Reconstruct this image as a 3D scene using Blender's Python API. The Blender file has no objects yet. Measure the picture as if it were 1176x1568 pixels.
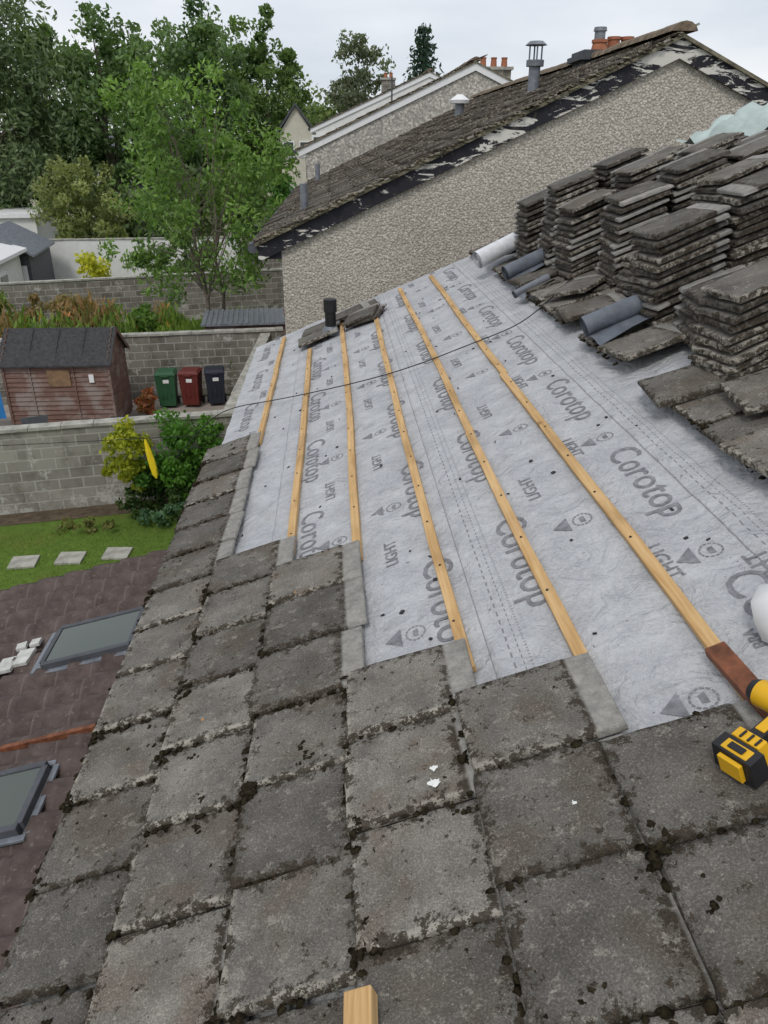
import bpy, math, random
import numpy as np
from mathutils import Matrix, Vector
R=math.radians
random.seed(7); rng=np.random.default_rng(7)
S=bpy.context.scene
COL=S.collection
def T(x,y,z): return Matrix.Translation((x,y,z))
def RX(a): return Matrix.Rotation(R(a),4,'X')
def RY(a): return Matrix.Rotation(R(a),4,'Y')
def RZ(a): return Matrix.Rotation(R(a),4,'Z')
ROOF=T(.5956,0,5.226)@RY(-22)

# ---------------------------------------------------------------- materials
class N:
    def __init__(s,name,rough=.85):
        s.m=bpy.data.materials.new(name); s.m.use_nodes=True
        s.t=s.m.node_tree; s.b=s.t.nodes['Principled BSDF']
        s.b.inputs['Roughness'].default_value=rough
        s.b.inputs['Specular IOR Level'].default_value=.25
        s._co=None
    def node(s,ty,**k):
        n=s.t.nodes.new(ty)
        for a,b in k.items(): setattr(n,a,b)
        return n
    def L(s,a,b): s.t.links.new(a,b)
    def put(s,sock,v):
        if isinstance(v,bpy.types.NodeSocket): s.L(v,sock)
        elif isinstance(v,(tuple,list)) and len(v)==3 and sock.type=='RGBA': sock.default_value=(*v,1)
        else: sock.default_value=v
    def co(s):
        if s._co is None: s._co=s.node('ShaderNodeTexCoord').outputs['Object']
        return s._co
    def sc(s,vec,x,y,z):
        n=s.node('ShaderNodeVectorMath',operation='MULTIPLY'); s.L(vec,n.inputs[0]); n.inputs[1].default_value=(x,y,z); return n.outputs[0]
    def add(s,a,b):
        n=s.node('ShaderNodeVectorMath',operation='ADD'); s.put(n.inputs[0],a); s.put(n.inputs[1],b); return n.outputs[0]
    def noise(s,scale,detail=4,rough=.6,vec=None,dist=0):
        n=s.node('ShaderNodeTexNoise'); n.inputs['Scale'].default_value=scale; n.inputs['Detail'].default_value=detail
        n.inputs['Roughness'].default_value=rough; n.inputs['Distortion'].default_value=dist
        s.L(vec if vec else s.co(),n.inputs['Vector']); return n.outputs['Fac']
    def vor(s,scale,vec=None,out='Distance',feature='F1'):
        n=s.node('ShaderNodeTexVoronoi',feature=feature); n.inputs['Scale'].default_value=scale
        s.L(vec if vec else s.co(),n.inputs['Vector']); return n.outputs[out]
    def math(s,op,a,b=0.,clamp=False):
        n=s.node('ShaderNodeMath',operation=op,use_clamp=clamp); s.put(n.inputs[0],a); s.put(n.inputs[1],b); return n.outputs[0]
    def step(s,f,lo,hi,a=0.,b=1.):
        n=s.node('ShaderNodeMapRange',interpolation_type='SMOOTHSTEP'); s.put(n.inputs[0],f)
        for i,v in enumerate((lo,hi,a,b)): n.inputs[i+1].default_value=v
        return n.outputs[0]
    def mix(s,f,a,b,bl='MIX'):
        n=s.node('ShaderNodeMix',data_type='RGBA',blend_type=bl); s.put(n.inputs[0],f); s.put(n.inputs[6],a); s.put(n.inputs[7],b); return n.outputs[2]
    def ramp(s,f,*st):
        n=s.node('ShaderNodeValToRGB'); e=n.color_ramp.elements
        while len(e)<len(st): e.new(.5)
        for i,(p,c) in enumerate(st): e[i].position=p; e[i].color=(*c,1)
        s.L(f,n.inputs[0]); return n.outputs[0]
    def bump(s,h,st=.5,d=.01):
        n=s.node('ShaderNodeBump'); n.inputs['Strength'].default_value=st; n.inputs['Distance'].default_value=d
        s.L(h,n.inputs['Height']); s.L(n.outputs[0],s.b.inputs['Normal'])
    def out(s,c): s.put(s.b.inputs['Base Color'],c); return s.m
    def sep(s,v):
        n=s.node('ShaderNodeSeparateXYZ'); s.L(v,n.inputs[0]); return n.outputs

def plain(name,c,rough=.7,var=.25,scale=8,bump=0,metal=0,spec=.3):
    n=N(name,rough); n.b.inputs['Metallic'].default_value=metal; n.b.inputs['Specular IOR Level'].default_value=spec
    f=n.noise(scale,4)
    lo=tuple(x*(1-var) for x in c); hi=tuple(min(1,x*(1+var)) for x in c)
    if bump: n.bump(n.noise(scale*4,3),bump,.01)
    return n.out(n.ramp(f,(.3,lo),(.7,hi)))

def tile_mat(name,dark=1.0,tint=(1,1,1),mossy=1.0,cheap=False):
    n=N(name,.95)
    at=n.node('ShaderNodeAttribute',attribute_name='rnd'); r=at.outputs['Fac']
    cv=n.node('ShaderNodeCombineXYZ')
    for i,k in enumerate((37,23,11)): n.L(n.math('MULTIPLY',r,k),cv.inputs[i])
    v=n.add(n.co(),cv.outputs[0])
    uv=n.sep(n.node('ShaderNodeUVMap').outputs[0])
    k=dark*1.5
    base=n.ramp(n.noise(6,4,.62,v),(.3,(.105*k,.099*k,.09*k)),(.5,(.155*k,.148*k,.135*k)),(.72,(.215*k,.206*k,.188*k)))
    base=n.mix(n.math('MULTIPLY',n.step(n.noise(3.1,3,.6,v),.5,.64),.6),base,(.12*k,.095*k,.073*k))
    br=n.step(r,0,1,.74,1.2)
    cb=n.node('ShaderNodeCombineColor')
    for i in range(3): n.L(br,cb.inputs[i])
    base=n.mix(1.,base,cb.outputs[0],'MULTIPLY')
    li=n.noise(19,5,.78,v)
    base=n.mix(n.math('MULTIPLY',n.step(li,.565,.63),.5),base,(.40,.385,.34))
    g=n.noise(190,2,.75,v)
    base=n.mix(n.step(g,.36,.6,.0,.65),base,n.mix(1.,base,(.42,.42,.42),'MULTIPLY'))
    base=n.mix(n.step(g,.36,.27,.0,.55),base,(.5,.48,.44))
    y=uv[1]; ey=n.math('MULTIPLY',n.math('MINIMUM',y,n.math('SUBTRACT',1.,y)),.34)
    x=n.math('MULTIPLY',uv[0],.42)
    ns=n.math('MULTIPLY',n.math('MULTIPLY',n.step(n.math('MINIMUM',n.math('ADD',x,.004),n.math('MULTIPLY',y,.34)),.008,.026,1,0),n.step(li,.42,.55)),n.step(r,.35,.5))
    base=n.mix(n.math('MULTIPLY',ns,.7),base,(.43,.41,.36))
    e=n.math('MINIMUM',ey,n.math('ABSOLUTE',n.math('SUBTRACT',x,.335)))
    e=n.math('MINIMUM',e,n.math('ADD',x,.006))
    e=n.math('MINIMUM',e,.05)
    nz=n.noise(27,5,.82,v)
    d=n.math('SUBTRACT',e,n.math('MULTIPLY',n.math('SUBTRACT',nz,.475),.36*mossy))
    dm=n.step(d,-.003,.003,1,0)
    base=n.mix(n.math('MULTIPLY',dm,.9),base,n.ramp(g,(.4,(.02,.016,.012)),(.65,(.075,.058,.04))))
    if not cheap:
        ol=n.math('MULTIPLY',n.step(n.vor(7,v),.03,.05,1,0),n.step(r,.8,.82))
        base=n.mix(ol,base,(.5,.24,.05))
    hd=n.math('MULTIPLY',n.step(uv[0],.80,.835),1.)
    head=n.ramp(li,(.3,(.19,.19,.18)),(.7,(.40,.395,.375)))
    base=n.mix(hd,base,head)
    if tint!=(1,1,1): base=n.mix(1.,base,tint,'MULTIPLY')
    h=n.math('ADD',n.math('MULTIPLY',g,.55),nz)
    n.bump(h,.85,.01)
    return n.out(base)
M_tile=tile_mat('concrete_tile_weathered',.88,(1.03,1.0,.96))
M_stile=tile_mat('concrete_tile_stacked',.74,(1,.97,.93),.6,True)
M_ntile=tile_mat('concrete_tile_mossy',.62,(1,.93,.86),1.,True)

def membrane():
    n=N('breather_membrane',.8)
    s=n.sep(n.co()); u,v=s[0],s[1]
    base=n.ramp(n.noise(6,5,.7),(.32,(.37,.378,.395)),(.68,(.53,.538,.55)))
    base=n.mix(n.step(n.noise(1.8,3,.6),.46,.7,0,.5),base,(.345,.355,.38))
    base=n.mix(n.math('MULTIPLY',n.step(n.noise(80,3,.6),.5,.62),.3),base,(.61,.61,.61))
    def dashed(u0,w,per,duty,col,b):
        a=n.math('LESS_THAN',n.math('ABSOLUTE',n.math('SUBTRACT',u,u0)),w)
        fr=n.math('FRACT',n.math('MULTIPLY',v,1/per)); dd=n.math('LESS_THAN',fr,duty)
        return n.mix(n.math('MULTIPLY',n.math('MULTIPLY',a,dd),.75),b,col)
    g=(.15,.15,.16)
    for u0 in (-.055,.83,-.93):
        base=dashed(u0,.003,.05,.55,g,base); base=dashed(u0+.03,.002,.031,.6,g,base); base=dashed(u0+.055,.004,.017,.5,(.25,.25,.26),base)
    for u0 in (-.121,.779,-1.021):
        base=dashed(u0,.0022,1,2,(.22,.22,.23),base)
    base=n.mix(n.step(n.noise(34,3,.6),.69,.73,0,.7),base,(.12,.115,.11))
    base=n.mix(n.math('MULTIPLY',n.step(n.noise(3.4,5,.7),.58,.7),.35),base,(.31,.3,.275))
    n.bump(n.math('ADD',n.math('MULTIPLY',n.noise(200,2,.6),.12),n.math('ADD',n.noise(5,3,.55,dist=2.2),n.math('MULTIPLY',n.noise(20,3,.5,dist=1.5),.35))),1.,.034)
    return n.out(base)
M_mem=membrane()
def wood(name,a,b,ax='y'):
    n=N(name,.7)
    v=n.sc(n.co(),*( (60,3,60) if ax=='y' else (3,60,60) ))
    c=n.ramp(n.noise(1,5,.6,v,.6),(.3,a),(.7,b))
    c=n.mix(n.step(n.vor(1.6),.0,.06,.8,0),c,(.12,.05,.02))
    c=n.mix(n.step(n.noise(1.7,4),.45,.7,0,.5),c,tuple(x*.55 for x in a))
    n.bump(n.noise(1,3,.6,v),.3,.003); return n.out(c)
M_pine=wood('pine_batten',(.45,.26,.10),(.66,.45,.22))
M_redwood=plain('stained_timber',(.17,.06,.028),.6,.5,20)
def roughcast(name,a,b,sc=38):
    n=N(name,.95)
    h=n.vor(sc); f=n.noise(sc*1.6,3,.7)
    c=n.ramp(n.noise(1.3,5,.65),(.3,a),(.7,b))
    c=n.mix(n.step(n.math('ADD',h,n.math('MULTIPLY',f,.6)),.58,.98,0,.55),c,tuple(x*.45 for x in a))
    c=n.mix(n.step(n.noise(sc*.9,2),.54,.64,0,.6),c,(.8,.76,.67))
    n.bump(n.math('SUBTRACT',f,h),.7,.022)
    return n.out(c)
M_dash=roughcast('pebble_dash_render',(.50,.455,.385),(.63,.58,.50),36)
M_dash2=roughcast('pebble_dash_grey',(.42,.40,.36),(.52,.49,.44),14)
def peel():
    n=N('peeling_painted_board',.7)
    f=n.noise(1,6,.72,n.sc(n.co(),2.0,2.2,7),.8)
    s=n.sep(n.co())
    g=n.math('ADD',f,n.step(s[0],-1,4.2,-.05,.022))
    c=n.mix(n.step(g,.535,.55),(.022,.022,.028),(.66,.64,.58))
    c=n.mix(n.step(n.noise(14,4),.6,.7,0,.5),c,(.12,.1,.08)); n.bump(f,.4,.01); return n.out(c)
M_peel=peel()
def blocks(name,a,b,bw=.45,bh=.225,mort=(.40,.39,.35),stain=.6):
    n=N(name,.95); s=n.sep(n.co()); cv=n.node('ShaderNodeCombineXYZ'); n.L(s[0],cv.inputs[0]); n.L(s[2],cv.inputs[1])
    br=n.node('ShaderNodeTexBrick'); n.L(cv.outputs[0],br.inputs['Vector']); br.inputs['Scale'].default_value=1
    br.inputs['Brick Width'].default_value=bw; br.inputs['Row Height'].default_value=bh; br.inputs['Mortar Size'].default_value=.016
    br.inputs['Color1'].default_value=(*a,1); br.inputs['Color2'].default_value=(*b,1); br.inputs['Mortar'].default_value=(*mort,1)
    c=n.mix(n.step(n.noise(3,5,.7),.42,.75,0,stain),br.outputs[0],n.mix(1.,br.outputs[0],(.45,.44,.42),'MULTIPLY'))
    wl=n.math('ADD',n.noise(1.6,5,.8),n.step(s[2],0,.9,.1,0))
    c=n.mix(n.step(wl,.57,.66,0,stain*.9),c,(.55,.54,.5))
    n.bump(n.math('SUBTRACT',n.math('MULTIPLY',n.noise(60,2),.5),br.outputs['Fac']),.7,.015); return n.out(c)
M_block=blocks('concrete_block',(.24,.225,.195),(.35,.33,.285),stain=.75)
M_block2=blocks('concrete_block_aged',(.18,.165,.14),(.28,.26,.225),stain=.8)
M_cap=plain('concrete_coping',(.36,.35,.31),.95,.35,5,.4)
M_whitew=plain('white_render',(.74,.74,.71),.9,.08,3,.2)
M_white=plain('white_upvc',(.8,.8,.8),.4,.05)
def leafmat(name):
    n=N(name,.6); at=n.node('ShaderNodeAttribute',attribute_name='col')
    n.put(n.b.inputs['Base Color'],at.outputs['Color'])
    n.b.inputs['Specular IOR Level'].default_value=.3
    t=n.node('ShaderNodeBsdfTranslucent'); c=n.mix(1.,at.outputs['Color'],(1.3,1.5,.6),'MULTIPLY'); n.L(c,t.inputs[0])
    mx=n.node('ShaderNodeMixShader'); mx.inputs[0].default_value=.35
    n.L(n.b.outputs[0],mx.inputs[1]); n.L(t.outputs[0],mx.inputs[2])
    n.L(mx.outputs[0],n.t.nodes['Material Output'].inputs[0]); return n.m
M_leaf=leafmat('foliage')
M_bark=plain('bark',(.17,.145,.115),.95,.4,10,.6)
M_felt=plain('black_roofing_felt',(.05,.05,.052),.9,.35,12,.5)
M_black=plain('black_plastic',(.02,.02,.022),.45,.3)
M_dgrey=plain('dark_grey_paint',(.075,.08,.09),.6,.2)
M_lead=plain('lead_sheet',(.2,.215,.24),.5,.3,9,.3,.3)
M_lead2=plain('grey_membrane_roll',(.13,.145,.17),.6,.3,9,.3)
M_silver=plain('silver_foil_roll',(.66,.67,.69),.4,.15,14,.3)
M_terra=plain('terracotta',(.33,.13,.07),.85,.25,12,.2)
M_clay=plain('ridge_tile_mossy',(.17,.13,.09),.95,.55,9,.6)
M_verge=plain('verge_mortar_mossy',(.19,.17,.12),.95,.6,7,.8)
M_yellow=plain('yellow_plastic',(.72,.40,.015),.4,.1)
M_yfab=plain('yellow_fabric',(.8,.6,.02),.8,.1)
M_green=plain('green_bin_plastic',(.03,.10,.045),.5,.15)
M_red=plain('maroon_bin_plastic',(.13,.025,.02),.5,.15)
M_navy=plain('black_bin_plastic',(.022,.026,.04),.5,.15)
M_tarp=plain('pale_tarpaulin',(.42,.50,.47),.5,.3,3,.3)
M_blue=plain('blue_tarpaulin',(.03,.2,.5),.5,.1)
M_glass=N('window_glass',.08); M_glass.b.inputs['Specular IOR Level'].default_value=.6; M_glass=M_glass.out((.07,.085,.07))
M_conc=plain('patio_concrete',(.34,.30,.26),.95,.25,1.5,.4)
M_moss=plain('moss',(.028,.022,.013),1,.8,60,.8,0,.05)
M_splat=plain('bird_dropping',(.75,.75,.72),.8,.1)
M_mortar=plain('pale_mortar',(.52,.52,.49),.9,.25,10,.4)
M_print=plain('printed_ink',(.2,.2,.215),.8,.35,30)
def clad():
    n=N('weathered_timber_cladding',.85)
    c=n.ramp(n.noise(1,4,.6,n.sc(n.co(),2,2,30)),(.3,(.12,.065,.05)),(.7,(.24,.15,.125)))
    c=n.mix(n.step(n.noise(2,5),.46,.64,0,.75),c,(.29,.245,.22)); return n.out(c)
M_clad=clad()
M_ply=plain('plywood',(.22,.14,.08),.8,.3,6)
def extmat():
    n=N('brown_profiled_tile',.85)
    c=n.ramp(n.noise(6,4,.7),(.3,(.058,.042,.037)),(.7,(.125,.094,.084)))
    c=n.mix(n.step(n.noise(22,4,.7),.58,.7,0,.5),c,(.24,.2,.18))
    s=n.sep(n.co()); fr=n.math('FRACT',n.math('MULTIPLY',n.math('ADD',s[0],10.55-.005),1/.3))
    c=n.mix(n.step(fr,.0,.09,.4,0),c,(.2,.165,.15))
    n.bump(n.noise(120,2),.4,.005); return n.out(c)
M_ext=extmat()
def grass(name,a,b,sc=6):
    n=N(name,1.); c=n.ramp(n.noise(sc,5,.75),(.3,a),(.7,b)); c=n.mix(n.step(n.noise(1.1,4),.5,.7,0,.5),c,(.16,.17,.04))
    n.bump(n.noise(60,3,.8),.8,.03); return n.out(c)
M_lawn=grass('lawn_grass',(.08,.14,.02),(.15,.24,.04))
M_grnd=grass('rough_ground',(.045,.06,.02),(.09,.1,.04),2)
M_soil=plain('soil',(.10,.075,.05),1,.4,5,.6)

# ---------------------------------------------------------------- mesh helpers
def link(o,parent=None,M=None):
    COL.objects.link(o)
    if M is not None: o.matrix_basis=M
    if parent is not None:
        o.parent=parent; o.matrix_parent_inverse=parent.matrix_basis.inverted()
    return o
def empty(name,loc=(0,0,0)):
    e=bpy.data.objects.new(name,None); e.empty_display_size=.3; COL.objects.link(e); e.location=loc
    e.matrix_basis=T(*loc); return e
def npmesh(name,V,F,mats,uv=None,attr=None,col=None,mi=None,smooth=False):
    me=bpy.data.meshes.new(name); V=np.asarray(V,dtype=np.float32); F=np.asarray(F,dtype=np.int32)
    me.vertices.add(len(V)); me.vertices.foreach_set('co',V.ravel())
    k=F.shape[1]; me.loops.add(F.size); me.loops.foreach_set('vertex_index',F.ravel())
    me.polygons.add(len(F)); me.polygons.foreach_set('loop_start',np.arange(0,F.size,k,dtype=np.int32))
    me.polygons.foreach_set('loop_total',np.full(len(F),k,dtype=np.int32))
    me.update(calc_edges=True)
    if uv is not None:
        l=me.uv_layers.new(name='UVMap'); l.data.foreach_set('uv',np.asarray(uv,dtype=np.float32)[F.ravel()].ravel())
    if attr is not None:
        a=me.attributes.new('rnd','FLOAT','POINT'); a.data.foreach_set('value',np.asarray(attr,dtype=np.float32))
    if col is not None:
        a=me.attributes.new('col','FLOAT_COLOR','POINT'); c=np.ones((len(V),4),dtype=np.float32); c[:,:3]=col; a.data.foreach_set('color',c.ravel())
    for m in mats: me.materials.append(m)
    if smooth: me.polygons.foreach_set('use_smooth',np.ones(len(F),dtype=bool))
    return me
class B:
    def __init__(s): s.v=[];s.f=[];s.m=[];s.sm=[]
    def add(s,vs,fs,mi=0,M=None,smooth=False):
        o=len(s.v)
        for v in vs: s.v.append(tuple(M@Vector(v)) if M is not None else tuple(v))
        for f in fs: s.f.append([i+o for i in f]); s.m.append(mi); s.sm.append(smooth)
    def box(s,c,d,mi=0,M=None,taper=(1,1)):
        x,y,z=c; a,b,h=d[0]/2,d[1]/2,d[2]/2; tx,ty=taper
        vs=[(x-a,y-b,z-h),(x+a,y-b,z-h),(x+a,y+b,z-h),(x-a,y+b,z-h),(x-a*tx,y-b*ty,z+h),(x+a*tx,y-b*ty,z+h),(x+a*tx,y+b*ty,z+h),(x-a*tx,y+b*ty,z+h)]
        s.add(vs,[(0,3,2,1),(4,5,6,7),(0,1,5,4),(1,2,6,5),(2,3,7,6),(3,0,4,7)],mi,M)
    def cyl(s,p0,p1,r0,r1=None,seg=12,mi=0,M=None,cap=True,smooth=True):
        r1=r0 if r1 is None else r1
        p0=Vector(p0);p1=Vector(p1);d=(p1-p0).normalized()
        a=d.orthogonal().normalized(); b=d.cross(a); vs=[];fs=[]
        for p,r in ((p0,r0),(p1,r1)):
            for i in range(seg):
                t=2*math.pi*i/seg; vs.append(p+a*math.cos(t)*r+b*math.sin(t)*r)
        for i in range(seg): fs.append((i,(i+1)%seg,seg+(i+1)%seg,seg+i))
        s.add(vs,fs,mi,M,smooth)
        if cap: s.add(vs,[tuple(range(seg))[::-1],tuple(range(seg,2*seg))],mi,M)
    def prism(s,poly,y0,y1,mi=0,M=None):
        n=len(poly); vs=[(x,y0,z) for x,z in poly]+[(x,y1,z) for x,z in poly]
        s.add(vs,[tuple(range(n)),tuple(range(n,2*n))[::-1]]+[(i,(i+1)%n,n+(i+1)%n,n+i)[::-1] for i in range(n)],mi,M)
    def build(s,name,mats,parent=None,M=None,bevel=0,seg=2):
        me=bpy.data.meshes.new(name); me.from_pydata(s.v,[],s.f)
        me.polygons.foreach_set('material_index',s.m); me.polygons.foreach_set('use_smooth',s.sm)
        for m in mats: me.materials.append(m)
        me.update(); o=bpy.data.objects.new(name,me)
        if bevel:
            b=o.modifiers.new('bevel','BEVEL'); b.width=bevel; b.segments=seg; b.limit_method='ANGLE'; b.angle_limit=R(40)
        return link(o,parent,M)

# ---------------------------------------------------------------- tiles
def tile_proto(lo=False,W=.337):
    if lo: xs=[0,.42]; ys=[0,W]
    else: xs=[0,.005,.02,.10,.22,.33,.345,.416,.42]; ys=[0,.005,.022,.10,.17,.24,W-.022,W-.005,W]
    Tt=.024; nx,ny=len(xs),len(ys); V=[];UV=[]
    for i,x in enumerate(xs):
        for j,y in enumerate(ys):
            z=Tt
            if not lo:
                if i in(0,nx-1) or j in(0,ny-1): z-=.006
                if x>.34: z-=.004
                if y>W-.025: z-=.004
            V.append((x,y,z)); UV.append((x/.42,y/W))
    F=[]
    id=lambda i,j:i*ny+j
    for i in range(nx-1):
        for j in range(ny-1): F.append((id(i,j),id(i+1,j),id(i+1,j+1),id(i,j+1)))
    bd=[id(i,0) for i in range(nx)]+[id(nx-1,j) for j in range(1,ny)]+[id(i,ny-1) for i in range(nx-2,-1,-1)]+[id(0,j) for j in range(ny-2,0,-1)]
    o=len(V)
    for k in bd: V.append((V[k][0],V[k][1],0)); UV.append(UV[k])
    m=len(bd)
    for k in range(m): F.append((bd[(k+1)%m],bd[k],o+k,o+(k+1)%m))
    V+= [(0,0,0),(.42,0,0),(.42,W,0),(0,W,0)]; UV+=[(.5,.5)]*4; F.append((len(V)-1,len(V)-2,len(V)-3,len(V)-4))
    return np.array(V),np.array(F),np.array(UV)
HI=tile_proto(); LO=tile_proto(True)
def tiles(name,mats4,mat,lo=False,parent=None,M=None,chip=.004):
    V0,F0,U0=LO if lo else HI
    VV=[];FF=[];UU=[];RR=[];o=0
    for m in mats4:
        V=V0.copy()
        if not lo:
            k=len(V)-4
            V[:,2]+=np.where(V[:,2]>.01,rng.normal(0,.0008,len(V)),0)
            ns=(V[:,0]<.03); V[ns,0]+=rng.normal(0,chip*.6,ns.sum())
            sd=(V[:,1]<.01)|(V[:,1]>.325); V[sd,1]+=rng.normal(0,chip*.5,sd.sum())
        a=np.array(m); V=V@a[:3,:3].T+a[:3,3]
        VV.append(V);FF.append(F0+o);UU.append(U0);RR.append(np.full(len(V),rng.random()));o+=len(V)
    me=npmesh(name,np.concatenate(VV),np.concatenate(FF),[mat],uv=np.concatenate(UU),attr=np.concatenate(RR))
    return link(bpy.data.objects.new(name,me),parent,M)
TILT=math.degrees(math.atan(.026/.42))
def laid(nose,v,jit=1.,base=.026):
    return T(nose+random.gauss(0,.006)*jit,v+random.gauss(0,.003)*jit,base+.031+random.uniform(0,.004)*jit)@RZ(random.gauss(0,.55)*jit)@RY(TILT)@RX(-1.25+random.gauss(0,.3)*jit)

CW=.342
# ================================================================= OUR HOUSE
house=empty('terraced_house',(4,3,0))
HEAD0=.505
lim={-0:1.50,1:1.85,2:2.17,3:3.13,4:3.43,5:5.40}
tl=[]
joints=[]
for k in range(-9,6):
    head=HEAD0-.345*k; nose=head-.42
    if k>=0: end=lim[k]
    else: end=1.34
    sh=random.uniform(-.02,.02)
    v=end-CW
    while v>-1.6:
        tl.append(laid(nose,v+sh,1.3)); joints.append((nose,v+sh)); v-=CW
up=[]
for j in range(0,8):
    head=1.405+.345*j; nose=head-.42
    if head>3.75: break
    v=8.72-CW; sh=random.uniform(-.01,.01)
    vend=1.62 if j>0 else 1.9
    while v>vend:
        if not(j==0 and random.random()<.12): up.append(laid(nose,v+sh,2.)); joints.append((nose,v+sh))
        v-=CW
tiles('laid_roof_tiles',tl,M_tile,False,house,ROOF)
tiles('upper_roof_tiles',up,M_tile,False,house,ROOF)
# membrane
laps=(-.12,.78,-1.02)
us=sorted(set(list(np.linspace(-1.6,1.6,120))+[2.2,2.9,3.66]+[l-.001 for l in laps]+[l+.001 for l in laps])); vs=np.linspace(-1.6,8.75,260)
def mw(u,v):
    w=.003*sum(u>l for l in laps)-.006*(math.sin(v*math.pi/.4)**2)
    w+=.0018*math.sin(u*31+3*math.sin(v*5))*math.sin(v*17+2*math.sin(u*9))+.0013*math.sin(v*41+u*23+2*math.sin(v*7-u*11))
    w+=.004*math.exp(-((u-.64-.10*math.sin(v*2.1))/.03)**2)*math.sin(v*3.3)**2+.006*math.exp(-((v-2.35-.5*(u-.9))/.025)**2)*(u>.58)
    w+=.005*math.exp(-((v-2.12+.7*(u-.9))/.022)**2)*(u>.66)+.004*math.exp(-((u+.4-.06*math.sin(v*3))/.02)**2)*math.sin(v*2.2+1)**2
    return w
V=[(u,v,mw(u,v)) for u in us for v in vs]; nv=len(vs)
F=[(i*nv+j,(i+1)*nv+j,(i+1)*nv+j+1,i*nv+j+1) for i in range(len(us)-1) for j in range(nv-1)]
link(bpy.data.objects.new('breather_membrane',npmesh('breather_membrane',V,F,[M_mem],smooth=True)),house,ROOF)
# battens
def batten(b,u,v0,v1,w=.042,h=.026,mi=0):
    n=max(3,int((v1-v0)/.4)); ph=random.uniform(0,6); vs=[];fs=[]
    for i in range(n+1):
        v=v0+(v1-v0)*i/n; du=.006*math.sin(v*1.3+ph)+.002*math.sin(v*4+ph); ww=w*(1+.04*math.sin(v*7+ph))
        for a,z in ((-ww/2,.004),(ww/2,.004),(ww/2,.004+h),(-ww/2,.004+h)): vs.append((u+du+a,v,z))
    for i in range(n):
        for k in range(4): fs.append((i*4+k,i*4+(k+1)%4,i*4+4+(k+1)%4,i*4+4+k))
    fs+= [(0,1,2,3)[::-1],(n*4,n*4+1,n*4+2,n*4+3)]
    b.add(vs,fs,mi)
b=B()
for u,v0,v1,br in ((.485,1.45,8.5,4.6),(.14,1.7,8.52,3.9),(-.205,2.0,8.5,5.1),(-.55,3.0,8.2,4.3),(-.895,3.3,7.45,5.9),(-1.24,5.2,8.55,7.2)):
    batten(b,u,v0,br); batten(b,u+.006,br+.006,v1)
b.build('tiling_battens',[M_pine],house,ROOF,.002,1)
b=B(); batten(b,.487,1.34,1.69,.058,.03); 
b.build('stained_batten_offcut',[M_redwood],house,ROOF@T(0,0,.026)@T(.487,1.5,0)@RZ(3)@T(-.487,-1.5,0),.003)
b=B()
for u in (.485,.14,-.205,-.55,-.895,-1.24):
    v=2.2+random.random()*.2
    while v<8.4:
        b.cyl((u+random.uniform(-.006,.006),v,.028),(u,v,.033),.005,seg=6); v+=.4
for i in range(90):
    u=random.uniform(-1.4,.85); v=random.uniform(1.9,8)
    b.box((u,v,mw(u,v)+.003),(random.uniform(.004,.022),random.uniform(.004,.018),.006),0,T(u,v,0)@RZ(random.uniform(0,90))@T(-u,-v,0))
b.build('nails_and_grit',[M_black],house,ROOF)
# printed text following the sheet
txtc={}
def glyphs(body,size):
    if (body,size) in txtc: return txtc[(body,size)]
    c=bpy.data.curves.new('t','FONT'); c.body=body; c.size=size; c.align_x='CENTER'; c.align_y='CENTER'; c.offset=.0008; c.resolution_u=3
    o=bpy.data.objects.new('t',c); COL.objects.link(o); bpy.context.view_layer.update()
    me=bpy.data.meshes.new_from_object(o.evaluated_get(bpy.context.evaluated_depsgraph_get()))
    vs=[v.co.copy() for v in me.vertices]; fs=[list(p.vertices) for p in me.polygons]
    bpy.data.objects.remove(o); bpy.data.curves.remove(c); bpy.data.meshes.remove(me)
    txtc[(body,size)]=(vs,fs); return vs,fs
pb=B()
def stamp(vs,fs,u,v,rot):
    M=T(u,v,0)@RZ(rot); out=[]
    for p in vs:
        q=M@Vector(p); out.append((q.x,q.y,mw(q.x,q.y)+.0024))
    pb.add(out,fs)
def text(body,size,u,v,rot=-90): stamp(*glyphs(body,size),u,v,rot)
def logo(u,v,rot=-90):
    stamp([(-.05,.0,0),(.05,0,0),(0,.065,0)],[(0,1,2)],u,v,rot)
    for i in range(14):
        a0=i*2*math.pi/14;a1=(i+1)*2*math.pi/14-.12; r0,r1=.034,.04
        stamp([(r0*math.cos(a0),-.055+r0*math.sin(a0),0),(r1*math.cos(a0),-.055+r1*math.sin(a0),0),(r1*math.cos(a1),-.055+r1*math.sin(a1),0),(r0*math.cos(a1),-.055+r0*math.sin(a1),0)],[(0,1,2,3)],u,v,rot)
    stamp([(-.02,-.065,0),(.02,-.065,0),(.014,-.045,0),(-.014,-.045,0)],[(0,1,2,3)],u,v,rot)
for u,v0,lu,gu in ((.69,2.78,.53,.33),(.115,2.55,.27,None),(-.225,2.45,-.4,-.41),(-.80,3.4,-.69,-.70),(-1.42,3.9,-1.33,None)):
    k=-2
    while v0+1.09*k<8.3:
        v=v0+1.09*k; k+=1
        if v<1.6: continue
        text('Corotop',.185,u,v)
        text('LIGHT',.08,lu,v+.52,-90 if u>.3 else 90)
        if gu is not None: logo(gu,v-.12,90)
        if u>.6: logo(u-.06,v-.60,90)
text('LIGHT',.1,.78,1.95,90); text('BBA',.05,.60,1.72,90)
pb.build('printed_text',[M_print],house,ROOF)
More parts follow.
